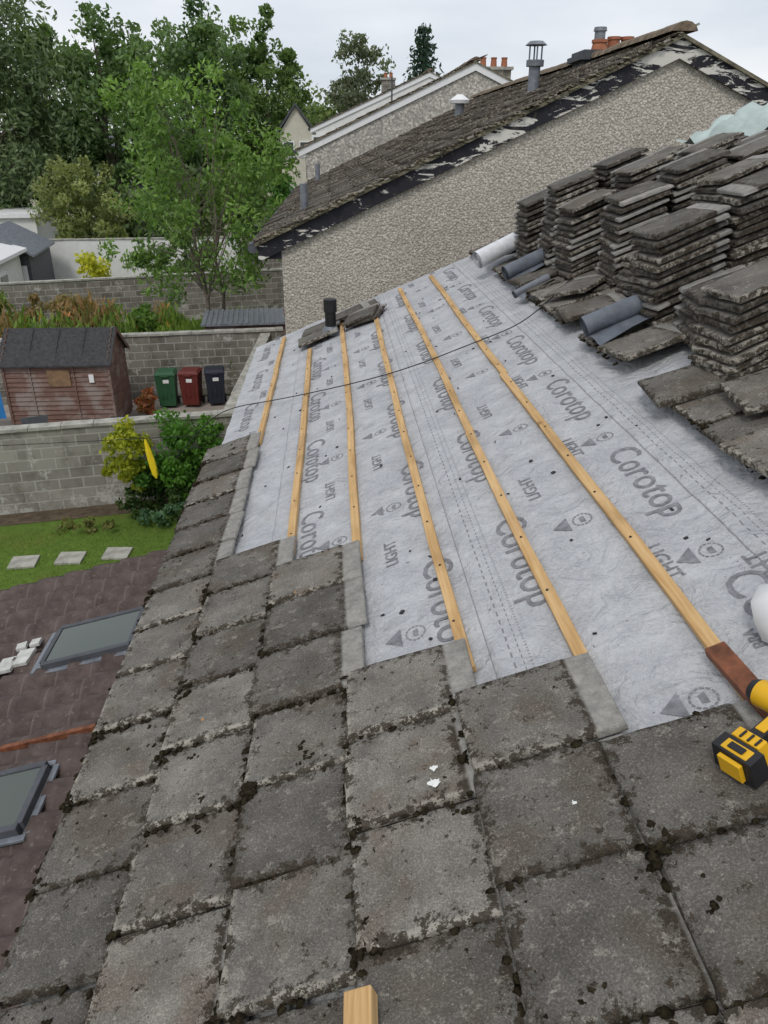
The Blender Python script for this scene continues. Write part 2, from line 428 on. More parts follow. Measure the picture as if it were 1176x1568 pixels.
# vent pipe
b=B(); b.cyl((0,0,-.1),(0,0,.33),.055,seg=20,mi=0); b.cyl((0,0,.24),(0,0,.36),.066,seg=20,mi=0); b.cyl((0,0,0.02),(0,0,.1),.1,.06,20,1)
b.build('soil_vent_pipe',[M_black,M_lead],house,T(*(ROOF@Vector((-.68,7.75,0)))))
tiles('vent_flashing_tiles',[T(-1.0,7.55,.05)@RZ(3),T(-.98,7.9,.05)@RZ(-4),T(-.62,7.95,.06)@RZ(5)],M_stile,False,house,ROOF)
def zr(x): return 5.226+(x-.5956)*math.tan(R(22))
b=B()
RX0,RXR=-.5,4.0; zR=zr(RXR)-.04; 
b.prism([(RX0,0),(8.5,0),(8.5,zr(RX0)-.08),(RXR,zR-.03),(RX0,zr(RX0)-.08)],-3,8.6,0)
b.prism([(-.85,zr(-.85)-.06),(-.85,zr(-.85)-.24),(-.83,zr(-.85)-.24),(-.5,zr(-.85)-.24),(-.5,zr(-.5)-.06)],-3,8.6,1)
n=8
for i in range(n):
    a0=math.pi+i*math.pi/n;a1=math.pi+(i+1)*math.pi/n; r=.045; zc=zr(-.93)-.07; x=-.875
    b.add([(x+r*math.cos(a0),-3,zc+r*math.sin(a0)),(x+r*math.cos(a1),-3,zc+r*math.sin(a1)),(x+r*math.cos(a1),8.72,zc+r*math.sin(a1)),(x+r*math.cos(a0),8.72,zc+r*math.sin(a0))],[(0,1,2,3)],2)
b.add([(RXR+.0,-3,zR+.05),(9.0,-3,zR-5*.404),(9.0,8.75,zR-5*.404),(RXR,8.75,zR+.05)],[(0,1,2,3)],2)
b.build('house_walls',[M_dash,M_white,M_dgrey],house)
b=B()
for i in range(30):
    y=-3+i*.4; 
    vs=[];m=9
    for e in (y,y+.405):
        for k in range(m):
            a=R(20+140*k/(m-1)); vs.append((RXR+.14*math.cos(a),e,zR-.0+.13*math.sin(a)+(.01 if e==y else 0)))
    b.add(vs,[(k,k+1,m+k+1,m+k) for k in range(m-1)],0,None,True)
    if y>8.2: break
b.build('ridge_tiles',[M_clay],house)
# moss clumps
import bmesh
bm=bmesh.new(); bmesh.ops.create_icosphere(bm,subdivisions=2,radius=1); IV=np.array([v.co[:] for v in bm.verts]); IF=np.array([[v.index for v in f.verts] for f in bm.faces]); bm.free()
def clumps(name,pts,mat,parent,M):
    VV=[];FF=[];o=0
    for p,s in pts:
        V=IV*(1+rng.normal(0,.25,(len(IV),1)))*np.array([s*rng.uniform(.7,1.3),s*rng.uniform(.7,1.4),s*rng.uniform(.3,.5)])
        VV.append(V+np.array(p)); FF.append(IF+o); o+=len(IV)
    return link(bpy.data.objects.new(name,npmesh(name,np.concatenate(VV),np.concatenate(FF),[mat])),parent,M)
pts=[]
for nose,v in joints:
    if nose>1.5 or v<.2: continue
    top=lambda du,dv=0: .080-.062*du-.0215*dv
    heavy=random.random()<.45
    for q in range(random.choice((3,6,10,16))):
        pts.append(((nose+random.uniform(-.016,.008),v+random.uniform(0,.34),random.choice((.055,.064,.074))),random.uniform(.005,.014)))
    for q in range(random.choice((3,6,10,18)) if heavy else 3):
        du=random.uniform(0,.33); pts.append(((nose+du,v-abs(random.gauss(0,.008)),top(du,.3)),random.uniform(.004,.013)))
    if random.random()<.6:
        cs=random.uniform(.012,.034)
        for q in range(random.randint(8,22)):
            du=abs(random.gauss(.0,cs)); pts.append(((nose+du,v+random.gauss(0,cs),top(du)),random.uniform(.004,.013)))
    for _ in range(random.choice((1,2,3,4))):
        du=random.uniform(.03,.32);dv=random.uniform(.02,.32)
        cs=random.uniform(.005,.014)
        for q in range(random.randint(2,9)): pts.append(((nose+du+random.gauss(0,cs),v+dv+random.gauss(0,cs),top(du,dv)),random.uniform(.0025,.008)))
    for q in range(7): 
        du=random.uniform(.02,.3); dv=random.uniform(0.02,.32); pts.append(((nose+du,v+dv,top(du,dv)),random.uniform(.002,.006)))
clumps('moss_clumps',pts,M_moss,house,ROOF)
def splat(u,v,s):
    b=B(); n=22; vs=[(0,0,0)]+[(s*(random.uniform(.35,1.2))*math.cos(i*2*math.pi/n),s*random.uniform(.35,1.2)*math.sin(i*2*math.pi/n),0) for i in range(n)]
    b.add(vs,[(0,i+1,(i+1)%n+1) for i in range(n)]); b.build('bird_dropping',[M_splat],house,ROOF@T(u,v,.082))
splat(.20,.76,.017); splat(-.36,1.53,.020); splat(-.355,1.58,.013); splat(-.03,1.32,.008)

# extension lean-to
def ez(x): return 6.7-3.515+.242*x
ys=np.arange(-2,7.52,.0187); ph=(ys%.3)/.3
prof=.078*np.abs(np.sin(ph*math.pi))**.8-.035
V=[];xs=[];x=-.55
while x>-5.0:
    xs.append((x,.0)); xs.append((x-.15,.015)); xs.append((x-.30,.036)); x-=.30
for i,(x,l) in enumerate(xs):
    jt=rng.normal(0,.002)
    for y,p in zip(ys,prof): V.append((x+jt,y,ez(x)+p+l))
n=len(ys); F=[(i*n+j,(i*n+j+1),((i+1)*n+j+1),((i+1)*n+j)) for i in range(len(xs)-1) for j in range(n-1)]
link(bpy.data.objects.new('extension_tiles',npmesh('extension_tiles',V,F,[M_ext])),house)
b=B()
b.prism([(-.5,0),(-.5,ez(-.5)-.07),(-4.85,ez(-4.85)-.07),(-4.85,0)],-2,7.4,0)
b.add([(-.55,7.505,ez(-.55)+.0),(-5.05,7.505,ez(-5.05)+.0),(-5.05,7.505,ez(-5.05)-.16),(-.55,7.505,ez(-.55)-.16)],[(0,1,2,3)],1)
b.add([(-.55,7.4,ez(-.55)-.16),(-5.05,7.4,ez(-5.05)-.16),(-5.05,7.5,ez(-5.05)-.16),(-.55,7.5,ez(-.55)-.16)],[(0,1,2,3)],1)
b.box((-5.02,2.7,ez(-5.02)-.08),(.12,9.5,.1),2)
b.build('extension_walls',[M_whitew,M_dgrey,M_black],house)
EXT=lambda x,y: T(x,y,ez(x)+.06)@RY(-math.degrees(math.atan(.242)))
for x,y in ((-2.2,5.87),(-2.48,3.98)):
    b=B(); w,h=.8,.56
    for sx_,sy_,dx,dy in ((0,h/2,w,.05),(0,-h/2,w,.05),(w/2,0,.05,h-.05),(-w/2,0,.05,h-.05)): b.box((sx_,sy_,.01),(dx,dy,.09),0)
    b.box((0,0,.03),(w-.05,h-.05,.03),1)
    b.box((0,h/2+.05,-.01),(w+.1,.05,.025),2); b.box((0,-h/2-.05,-.01),(w+.1,.05,.025),2); b.box((w/2+.05,0,-.01),(.05,h+.05,.026),2); b.box((-w/2-.07,0,-.01),(.09,h+.05,.026),2)
    b.build('skylight',[M_dgrey,M_glass,M_lead],house,EXT(x,y),.006)
b=B()
for i in range(5): b.box((-.13*i,-.07*i,.0),(.15,.22-.02*i,.03),0,RZ(-4+2*i))
for i in range(2): b.box((.06-.1*i,.18,.02),(.09,.09,.03),0,RZ(10*i))
b.build('pale_flashing_pieces',[M_mortar],house,EXT(-2.86,5.86))
b=B(); b.box((0,0,.0),(3.6,.04,.04),0); b.build('timber_strip',[M_redwood],house,EXT(-2.6,4.6))

# ================================================================= TILE STACKS etc
def stack(u,v,n,rz=0,big=1):
    ms=[];w=0
    lean=(.0155+random.gauss(0,.002),random.gauss(0,.002)); tu=0
    for i in range(n):
        flip=random.choice((0,180)) if random.random()<.3 else 0
        sx=random.gauss(0,.009); sy=random.gauss(0,.009)
        ms.append(T(lean[0]*i+sx,lean[1]*i+sy,w)@RZ(rz+flip+random.gauss(0,1.8))@RX(random.gauss(0,.8))@RY(random.gauss(0,.6))@T(-.21,-.168,0))
        w+=.037+random.uniform(-.003,.006)
    tiles('roof_tile_stack',ms,M_stile,False,None,ROOF@T(u,v,.085),.007)
for u,v,n,rz in ((1.42,3.35,9,3),(1.87,3.3,11,-4),(1.52,3.87,5,84),(1.49,4.37,12,4),(1.93,4.34,14,-3),(2.39,4.3,13,4),(1.6,5.45,13,88),(1.46,6.1,12,93),(1.46,6.65,15,87),(1.40,7.2,12,91),
   (1.62,4.92,6,6),(2.02,4.88,13,4),(2.0,5.5,14,87),(1.93,6.1,14,91),(1.9,6.65,15,89),(1.85,7.25,12,87),(2.47,4.93,12,5),(2.47,5.53,12,88),(2.4,6.2,13,91),(2.35,6.9,11,93),(2.95,5.6,9,4),(2.9,6.3,9,88),(2.9,7.0,8,86),(3.35,7.3,6,92),(3.35,6.5,7,94),(3.4,5.7,6,3),(2.4,7.7,6,91)):
    stack(u,v,n,rz)
for u,v,w,rz,ry in ((1.06,2.5,.075,5,4),(1.03,3.3,.08,-6,5),(1.08,4.0,.085,9,5),(1.08,4.95,.09,-5,6),(1.07,6.3,.09,8,5),(1.1,7.7,.1,-10,7),(1.14,2.2,.1,10,6),(1.24,2.9,.1,-8,4),(1.18,5.5,.1,40,5),(1.1,8.2,.1,75,6),(1.25,1.9,.11,6,5),(1.38,2.75,.11,-20,5)):
    tiles('loose_roof_tile',[RZ(rz)@RY(ry)@T(-.2,-.17,0)],M_tile,False,None,ROOF@T(u+.1,v,w))
tiles('loose_roof_tile',[T(-.2,-.17,0),T(-.18,-.15,.03)@RZ(8)],M_stile,False,None,ROOF@T(-.28,7.75,.035)@RZ(70))
tiles('loose_roof_tile',[T(-.2,-.17,0)],M_stile,False,None,ROOF@T(-.3,8.2,.035)@RZ(95))
def roll(name,u,v,w,rz,L,r,mat,mat2,flap=0):
    b=B(); 
    b.cyl((-L/2,0,r),(L/2,0,r),r,r*.96,20,0,cap=False)
    for sgn in (-1,1):
        vs=[];fs=[]; n=60
        for i in range(n):
            a=i*.42; q=r*(1-.8*i/n)
            vs+= [(sgn*L/2,q*math.cos(a),r+q*math.sin(a)),(sgn*(L/2-.05),q*.97*math.cos(a),r+q*.97*math.sin(a))]
        b.add(vs,[(2*i,2*i+1,2*i+3,2*i+2) for i in range(n-1)],0)
        b.cyl((sgn*(L/2-.05),0,r),(sgn*(L/2-.045),0,r),r*.95,seg=20,mi=1)
    if flap:
        vs=[];m=7
        for i in range(m):
            t=i/(m-1)
            for x in (-L/2,-L/4,0,L/4,L/2): vs.append((x,-t*flap,.012+.02*math.sin(t*7+x*9)*t+.0*x))
        b.add(vs,[(i*5+j,i*5+j+1,i*5+5+j+1,i*5+5+j) for i in range(m-1) for j in range(4)],0,None,True)
    b.build(name,[mat,mat2],None,ROOF@T(u,v,w)@RZ(rz))
roll('silver_membrane_roll',1.17,7.45,.12,20,.62,.08,M_silver,M_silver)
roll('grey_membrane_roll',1.15,6.6,.1,14,.38,.06,M_lead2,M_lead,.2)
roll('grey_membrane_roll',1.06,6.1,.06,18,.32,.03,M_lead,M_lead2,.12)
roll('grey_membrane_roll',1.18,4.4,.11,2,.4,.06,M_lead2,M_lead,.22)
# tarp near ridge
vs=[];m,k=14,14
for i in range(m):
    for j in range(k):
        x=i/(m-1)-.5;y=j/(k-1)-.5
        vs.append((x*.9,y*1.1,.12*math.exp(-(x*x+y*y)*5)+.03*math.sin(14*x+6*y)+.035*math.sin(19*y-8*x)+.03*random.random()))
b=B(); b.add(vs,[(i*k+j,i*k+j+1,(i+1)*k+j+1,(i+1)*k+j) for i in range(m-1) for j in range(k-1)],0,None,True)
b.build('tarpaulin',[M_tarp],None,ROOF@T(3.5,7.35,.33))
# cable
cv=bpy.data.curves.new('power_cable','CURVE'); cv.dimensions='3D'; cv.bevel_depth=.004; cv.materials.append(M_black)
sp=cv.splines.new('NURBS'); P=[(-2.4,6.8,-.3),(-1.9,6.55,-.02),(-1.64,6.42,.06),(-1.24,6.12,.045),(-.895,5.9,.04),(-.55,5.68,.04),(-.205,5.5,.04),(.14,5.42,.04),(.485,5.42,.04),(.8,5.4,.03),(1.0,5.45,.09),(1.3,5.8,.1)]
sp.points.add(len(P)-1)
for q,p in zip(sp.points,P): q.co=(*p,1)
sp.use_endpoint_u=True; sp.order_u=4
link(bpy.data.objects.new('power_cable',cv),None,ROOF)
# drill
b=B()
b.cyl((-.085,0,.038),(.06,0,.038),.034,.036,18,0); b.cyl((.06,0,.038),(.085,0,.038),.031,.028,18,1); b.cyl((.085,0,.038),(.13,0,.038),.024,.016,14,1); b.cyl((-.105,0,.038),(-.085,0,.038),.026,.034,18,1)
b.box((-.0,-.08,.036),(.042,.13,.036),1,None,(.8,1)); b.box((.02,-.045,.036),(.02,.03,.02),1)
b.box((-.0,-.06,.036),(.03,.09,.042),0,None,(.8,1))
b.box((.005,-.142,.037),(.09,.035,.06),0,None,(.8,.85)); b.box((.01,-.185,.037),(.112,.05,.07),1,None,(.93,.9)); b.box((.012,-.187,.062),(.075,.036,.024),0,None,(.9,.8)); b.box((.012,-.215,.037),(.06,.012,.05),0)
b.box((.012,-.187,.076),(.04,.018,.004),1)
for s in (-.02,0,.02): b.box((.01+s,-.142,.068),(.006,.024,.005),1)
b.build('cordless_drill',[M_yellow,M_black],None,ROOF@T(.515,1.345,.075)@RZ(-66)@Matrix.Scale(1.0,4),.005)
V=IV*np.array([.1,.14,.07])*(1+rng.normal(0,.08,(len(IV),1)))
link(bpy.data.objects.new('plastic_sack',npmesh('plastic_sack',V,IF,[M_white],smooth=True)),None,ROOF@T(.705,1.68,.06))
b=B(); b.box((0,0,0),(.062,.4,.04),0); b.build('timber_offcut',[M_pine],None,ROOF@T(-.585,.81,.115)@RZ(-2),.004)
b=B(); b.box((0,0,0),(.1,.012,.003),0); b.build('plastic_strip',[M_white],None,ROOF@T(-.93,1.02,.088)@RZ(8),.001)

# ================================================================= NEIGHBOUR HOUSES
def nhouse(name,y0,y1,xe,xr,zr_,sl,walls,barge,tiled=True):
    e=empty(name,(xr,(y0+y1)/2,0))
    z=lambda x: zr_-sl*abs(x-xr)
    wi=xe+.28; wj=2*xr-wi
    b=B(); b.prism([(wi,0),(wj,0),(wj,z(wj)-.1),(xr,zr_-.1),(wi,z(wi)-.1)],y0+.08,y1-.08,0)
    b.build('walls',[walls],e)
    b=B()
    for sx in (1,-1):
        X=lambda x: xr+(x-xr)*sx
        for yy in (y0,y1-.03):
            b.prism([(X(xe),z(xe)-.05),(X(xe),z(xe)-.23),(X(xr),zr_-.25),(X(xr),zr_-.05)],yy+.02,yy+.05,0)
        b.prism([(X(xe),z(xe)-.04),(X(xe),z(xe)-.2),(X(xe)+.04*sx,z(xe)-.2),(X(xe+.28),z(xe)-.2),(X(xe+.28),z(xe)-.04)],y0+.06,y1-.06,0)
        b.cyl((X(xe)-.06*sx,y0,z(xe)-.07),(X(xe)-.06*sx,y1,z(xe)-.07),.06,seg=10,mi=1)
    b.build('bargeboards',[barge,M_dgrey],e)
    b=B()
    for sx in (1,-1):
        X=lambda x: xr+(x-xr)*sx
        b.prism([(X(xe-.03),z(xe)-.052),(X(xr),zr_-.052),(X(xr),zr_-.012),(X(xe-.03),z(xe)-.012)],y0-.02,y1+.02,0)
    b.build('roof_deck',[M_verge],e)
    ang=math.degrees(math.atan(sl)); L=(xr-xe)/math.cos(R(ang)); ms=[]
    for r in range(int(L/.345)+1):
        sh=random.uniform(-.01,.01); v=0.
        while v+CW<(y1-y0)+.05:
            ms.append(laid(r*.345,v+sh,2.2,0)@T(0,0,random.uniform(0,.012))); v+=CW
    tiles('roof_tiles',ms,M_ntile,True,e,T(xe-.03,y0-.03,z(xe)-.04)@RY(-ang))
    b=B(); y=y0-.03
    while y<y1:
        m=7; vs=[]; up=random.uniform(0,.015)
        for q in (y,min(y+.42,y1+.02)):
            for k in range(m):
                a=R(10+160*k/(m-1)); vs.append((xr+.15*math.cos(a),q,zr_-.02+up+.12*math.sin(a)))
        b.add(vs,[(k,k+1,m+k+1,m+k) for k in range(m-1)]+[tuple(range(m))],0,None,False); y+=.42
    b.build('ridge_tiles',[M_clay],e)
    return e,z
nb,nz=nhouse('semi_detached_house',9.85,23.6,-.9,4.0,7.84,.449,M_dash,M_peel)
pts=[]
for i in range(330):
    x=random.uniform(-.9,4.0); pts.append(((x,9.84+random.uniform(-.03,.03),nz(x)+random.uniform(-.03,.03)),random.uniform(.012,.035)))
clumps('verge_moss',pts,M_verge,nb,None)
b=B()
for y in (12,15,19,22):
    b.box((-.64,y,3.9),(.06,1.3,1.1),0); b.box((-.675,y,3.9),(.02,1.14,.94),1)
b.build('windows',[M_white,M_glass],nb)
def pot(b,x,y,z,h,r,mi): b.cyl((x,y,z),(x,y,z+h),r*1.05,r*.85,16,mi); b.cyl((x,y,z+h),(x,y,z+h+.04),r,r,16,mi)
b=B(); zc=6.6
b.box((4.15,13.2,zc+1.0),(.72,.62,.5),0); b.box((4.15,13.2,zc+1.27),(.86,.76,.07),1); b.box((4.15,13.2,zc+1.335),(.76,.66,.06),1)
b.cyl((4.05,13.1,zc+1.36),(4.05,13.1,zc+1.62),.08,seg=14,mi=3); b.cyl((4.05,13.1,zc+1.62),(4.05,13.1,zc+1.67),.1,.09,14,3); pot(b,4.03,13.0,zc+1.36,.1,.12,2)
pot(b,4.27,13.1,zc+1.36,.15,.1,2); pot(b,4.47,13.1,zc+1.36,.15,.1,2)
b.build('chimney',[M_felt,M_dgrey,M_terra,M_lead],nb)
b=B(); z0=6.7+.6
b.cyl((3.07,12.95,z0),(3.07,12.95,z0+.5),.085,seg=16); b.cyl((3.07,12.95,z0+.45),(3.07,12.95,z0+.53),.13,.13,16)
for a in range(4): b.cyl((3.07+.09*math.cos(a*1.57),12.95+.09*math.sin(a*1.57),z0+.5),(3.07+.09*math.cos(a*1.57),12.95+.09*math.sin(a*1.57),z0+.72),.012,seg=6)
b.cyl((3.07,12.95,z0+.72),(3.07,12.95,z0+.77),.16,.1,16); b.cyl((3.07,12.95,z0-.05),(3.07,12.95,z0+.12),.17,.09,16)
b.build('flue_pipe',[M_lead],nb)
b=B(); z0=6.7+.45
b.cyl((2.63,17.3,z0),(2.63,17.3,z0+.35),.09,seg=14,mi=1); b.cyl((2.63,17.3,z0+.36),(2.63,17.3,z0+.46),.2,.06,16); b.cyl((2.63,17.3,z0+.3),(2.63,17.3,z0+.36),.18,.2,16)
b.cyl((-.37,11.6,5.85),(-.37,11.6,6.22),.055,seg=14,mi=1); b.cyl((-.29,20,5.85),(-.29,20,6.3),.055,seg=14,mi=1)
b.build('roof_vents',[M_white,M_lead],nb)

h3,z3=nhouse('gabled_house',26,38,-1.0,4.4,8.95,.44,M_dash2,M_white)
b=B(); b.box((6.25,33,8.6),(1.2,.8,1.3),0); b.box((6.25,33,9.28),(1.35,.95,.1),1)
for i in range(3): pot(b,5.85+.4*i,33,9.32,.3,.12,2)
b.box((2.2,30,8.3),(.05,.05,1.0),3)
b.build('chimney',[M_block2,M_cap,M_terra,M_dgrey],h3)
b=B()
for y in (29,34): b.box((-.75,y,6.1),(.06,1.2,1.0),0); b.box((-.79,y,6.1),(.02,1.05,.85),1)
b.build('windows',[M_white,M_glass],h3)
h4,z4=nhouse('gabled_house',42,54,-.9,4.9,9.9,.42,M_whitew,M_white)
b=B(); b.box((3.25,47,9.2),(.7,.6,1.3),0); b.box((3.25,47,9.88),(.8,.7,.1),1)
for i in range(2): pot(b,3.1+.3*i,47,9.92,.22,.1,2)
b.box((-.2,41.99,6.5),(1.3,.06,1.3),3); b.box((-.2,41.95,6.5),(1.1,.03,1.1),4)
b.build('chimney',[M_block2,M_cap,M_terra,M_white,M_glass],h4)
M_cream=plain('cream_render',(.6,.57,.47),.9,.1,3,.2)
for (x,y,w,d,h,rf) in ((-2.6,72,2.6,6,7.6,1.9),(-5.5,62,4.5,5,2.6,1.3),(-24,84,9,8,6,2.5),(-13.5,62,6,7,2.6,1.6),(-4.0,56,3.2,4,3.6,1.4)):
    b=B(); b.prism([(-w/2,0),(w/2,0),(w/2,h),(0,h+rf),(-w/2,h)],-d/2,d/2,0)
    for s in (1,-1): b.prism([(s*(w/2+.3),h-.2),(0,h+rf+.02),(0,h+rf+.2),(s*(w/2+.35),h)],-d/2-.3,d/2+.3,1)
    for xx in (-w/4,w/4):
        for zz in ((1.5,h-1.2) if h>4 else (1.4,)):
            b.box((xx,-d/2-.02,zz),(min(1.3,w*.35),.08,1.2),2); b.box((xx,-d/2-.07,zz),(min(1.1,w*.28),.03,1.),3)
    b.build('gabled_house',[M_cream,M_dgrey,M_white,M_glass],None,T(x,y,0))

# ================================================================= GARDENS
def sheet(name,pts,z,mat):
    b=B(); b.add([(x,y,z) for x,y in pts],[tuple(range(len(pts)))]); return b.build(name,[mat])
sheet('ground',[(-600,-200),(600,-200),(600,900),(-600,900)],0,M_grnd)
sheet('lawn',[(-16,5),(-.6,5),(-1.2,15.0),(-16,12.4)],.012,M_lawn)
sheet('patio',[(-16,12.75),(-1,15.5),(-1,22.4),(-16,21.4)],.008,M_conc)
sheet('soil_border',[(-16,12.1),(-5.6,14.0),(-1,14.85),(-1,15.4),(-16,12.8)],.02,M_soil)
def wall(name,p0,p1,h,t,mat,cap=.06,co=.04):
    p0=Vector((*p0,0));p1=Vector((*p1,0));L=(p1-p0).length; a=math.degrees(math.atan2(p1.y-p0.y,p1.x-p0.x))
    b=B(); b.box((L/2,0,h/2),(L,t,h),0)
    if cap:
        x=0
        while x<L: 
            l=min(.6,L-x); b.box((x+l/2,random.uniform(-.008,.008),h+cap/2+random.uniform(0,.008)),(l-.01,t+2*co,cap),1); x+=.6
    return b.build(name,[mat,M_cap],None,T(*p0)@RZ(a))
wall('garden_wall',(-16,12.75),(-1.2,15.45),1.72,.2,M_block)
wall('garden_wall',(-16,21.0),(-1.5,22.85),1.8,.2,M_block2)
wall('garden_wall',(-24,28),(-2.15,34.6),1.85,.22,M_block2)
wall('garden_wall',(-2.2,15.4),(-2.0,22.7),1.7,.2,M_block2)
wall('white_garden_wall',(-30,42),(-5.0,43.6),2.25,.2,M_whitew,.06)
wall('garden_wall',(-5.0,43.6),(-2,44.5),1.9,.2,M_block2)
for x,y in ((-5.6,12.3),(-4.82,12.4),(-4.03,12.52),(-6.4,12.15)):
    b=B(); b.box((0,0,.02),(.46,.42,.05),0); b.build('stepping_stone',[M_cap],None,T(x,y,.012)@RZ(random.uniform(-6,6)),.01)
# shed
sh=empty('garden_shed',(-7,20.3,0))
b=B(); W,D=2.6,1.7; 
for i in range(14):
    z=.08+i*.122
    b.box((0,-D/2,z+.06),(W,.02,.124),0,T(0,-D/2,z+.06)@RX(-14)@T(0,D/2,-z-.06)); b.box((W/2,0,z+.06),(.02,D-.03,.124),0,T(W/2,0,z+.06)@RY(-14)@T(-W/2,0,-z-.06)); b.box((-W/2,0,z+.06),(.025,D-.03,.118),0)
for i in range(6):
    z=1.79+i*.115; f=1-i*.115/.68
    for s in (1,-1): b.box((s*W/2,0,z+.055),(.022,max(.1,D*f),.112),0)
b.box((0,D/2-.02,.9),(W-.05,.02,1.75),0)
for x in (-W/2,W/2): b.box((x,-D/2-.02,.9),(.06,.05,1.75),0)
b.build('walls',[M_clad],sh,T(-7,20.3,0))
b=B()
for s in (1,-1):
    b.add([(-W/2-.1,0,2.48),(W/2+.1,0,2.48),(W/2+.1,s*(D/2+.13),1.74),(-W/2-.1,s*(D/2+.13),1.74),(-W/2-.1,0,2.44),(W/2+.1,0,2.44),(W/2+.1,s*(D/2+.13),1.70),(-W/2-.1,s*(D/2+.13),1.70)],[(0,1,2,3),(4,5,6,7),(0,3,7,4),(1,2,6,5),(2,3,7,6)],0)
    b.add([(W/2+.11,0,2.50),(W/2+.11,s*(D/2+.14),1.75),(W/2+.11,s*(D/2+.14),1.62),(W/2+.11,0,2.37)],[(0,1,2,3)],1)
for x in (-.65,0,.65):
    b.box((x,-D/4-.04,2.13),(.02,1.14,.012),0,T(x,-D/4-.04,2.13)@RX(40.5)@T(-x,D/4+.04,-2.13)@T(0,0,.02))
b.build('roof',[M_felt,M_clad],sh,T(-7,20.3,0))
b=B(); b.box((.05,-D/2-.03,1.4),(.55,.03,.42),0); b.box((.85,-D/2-.03,1.38),(.12,.05,.2),1); b.box((-.65,-D/2-.025,.95),(.03,.03,1.6),2); b.box((.42,-D/2-.025,.95),(.03,.03,1.6),2)
b.build('door_panel',[M_ply,M_white,M_clad],sh,T(-7,20.3,0))
def bin_(x,y,mat,rz):
    b=B(); b.box((0,0,.52),(.44,.5,.88),0,None,(1.22,1.3)); b.box((0,.0,.97),(.57,.68,.035),0); b.box((0,.02,1.01),(.54,.62,.06),0,None,(.85,.8))
    b.cyl((-.25,.3,1.0),(.25,.3,1.0),.018,seg=8,mi=1)
    for s in (1,-1): b.cyl((s*.22,.24,.11),(s*.27,.24,.11),.11,seg=18,mi=1); b.box((s*.2,.3,.97),(.04,.1,.05),0)
    for s in(-.12,0,.12): b.box((s,-.285,.55),(.03,.03,.5),0)
    b.box((0,-.35,.95),(.2,.05,.04),0)
    b.box((.02,-.318,.8),(.16,.012,.1),2)
    b.build('wheelie_bin',[mat,M_black,M_white],None,T(x,y,.01)@RZ(rz),.012)
bin_(-4.72,21.35,M_green,4); bin_(-4.06,21.4,M_red,-3); bin_(-3.4,21.5,M_navy,8)
b=B(); b.prism([(-1.3,0),(1.3,0),(1.3,1.95),(-1.3,1.85)],-1,1,0)
for i in range(18): b.box((-1.3+i*.155,0,1.955),(.07,2.3,.03),1)
b.box((0,0,1.92),(2.8,2.3,.04),1)
b.build('lean_to_shed',[M_clad,M_lead],None,T(-2.6,24.2,0)@RZ(5))
b=B(); b.box((0,0,.25),(.5,.35,.5),0,None,(1.1,1.1)); b.box((0,0,.53),(.58,.42,.06),0); b.build('storage_box',[M_navy],None,T(-5.35,18.6,.01),.02)
b=B(); b.cyl((0,0,0),(0,0,.28),.12,.17,14); b.cyl((0,0,.28),(0,0,.32),.19,.19,14); b.build('plant_pot',[M_terra],None,T(-4.95,18.8,.01))
b=B(); b.cyl((0,0,0),(0,0,.28),.12,.17,14); b.cyl((0,0,.28),(0,0,.32),.19,.19,14); b.build('plant_pot',[M_whitew],None,T(-4.6,19.6,.01))
b=B(); b.box((0,0,.4),(.6,.06,.85),0,RX(-12)); b.box((0,-.3,.42),(.58,.55,.05),0)
for s in(1,-1):
    b.box((s*.3,-.28,.62),(.05,.55,.04),0)
    for yy in (-.5,0): b.box((s*.27,yy,.2),(.05,.05,.42),0)
b.build('garden_chair',[M_dgrey],None,T(-7.2,18.0,.01)@RZ(20),.01)
b=B(); vs=[(x*.5,.05*math.sin(x*3+z),z*.6) for x in range(4) for z in range(3)]; b.add(vs,[(i*3+j,i*3+j+1,i*3+3+j+1,i*3+3+j) for i in range(3) for j in range(2)]); b.build('blue_tarpaulin',[M_blue],None,T(-9.9,19.3,.4))
b=B(); b.cyl((-6.9,11.6,2.43),(-.55,12.3,2.38),.006,seg=6); b.cyl((-6.9,11.6,0),(-6.9,11.6,2.48),.03,seg=10,mi=1)
b.build('clothesline',[M_black,M_lead],None)
vs=[];m=14
prof=[(0,.008),(.06,.022),(.2,.04),(.35,.055),(.5,.06),(.62,.05),(.7,.01)]
for i,(d,r) in enumerate(prof):
    for k in range(m):
        a=2*math.pi*k/m; q=r*(1+.3*math.sin(a*4+i)); vs.append((q*math.cos(a)+.14*d,q*.5*math.sin(a),-d))
b=B(); b.add(vs,[(i*m+k,i*m+(k+1)%m,(i+1)*m+(k+1)%m,(i+1)*m+k) for i in range(len(prof)-1) for k in range(m)],0,None,True)
b.build('peg_bag',[M_yfab],None,T(-3.12,12.02,2.39))
b=B(); b.prism([(-1.7,0),(1.7,0),(1.7,2.3),(0,3.2),(-1.7,2.3)],-2.5,2.5,0)
for s in (1,-1):
    b.prism([(s*1.95,2.18),(0,3.24),(0,3.3),(s*1.95,2.26)],-2.7,2.7,1)
    for i in range(14): b.box((0,0,0),(2.2,.03,.03),1,T(s*.98,-2.6+i*.4,2.78)@RY(s*28.))
b.box((1.2,-2.52,1.3),(.7,.06,1.),2); b.box((-.4,-2.53,1.1),(.9,.06,2.),2)
b.build('metal_shed',[M_dgrey,M_lead,M_white],None,T(-15.6,39.2,0)@RZ(8))
b=B(); b.box((0,0,1.5),(7,5,3),0); b.box((0,0,3.08),(7.4,5.4,.2),1); b.box((1,-2.53,1.4),(2.2,.08,2.1),1); b.build('white_garage',[M_whitew,M_white],None,T(-20.5,50,0)@RZ(5))
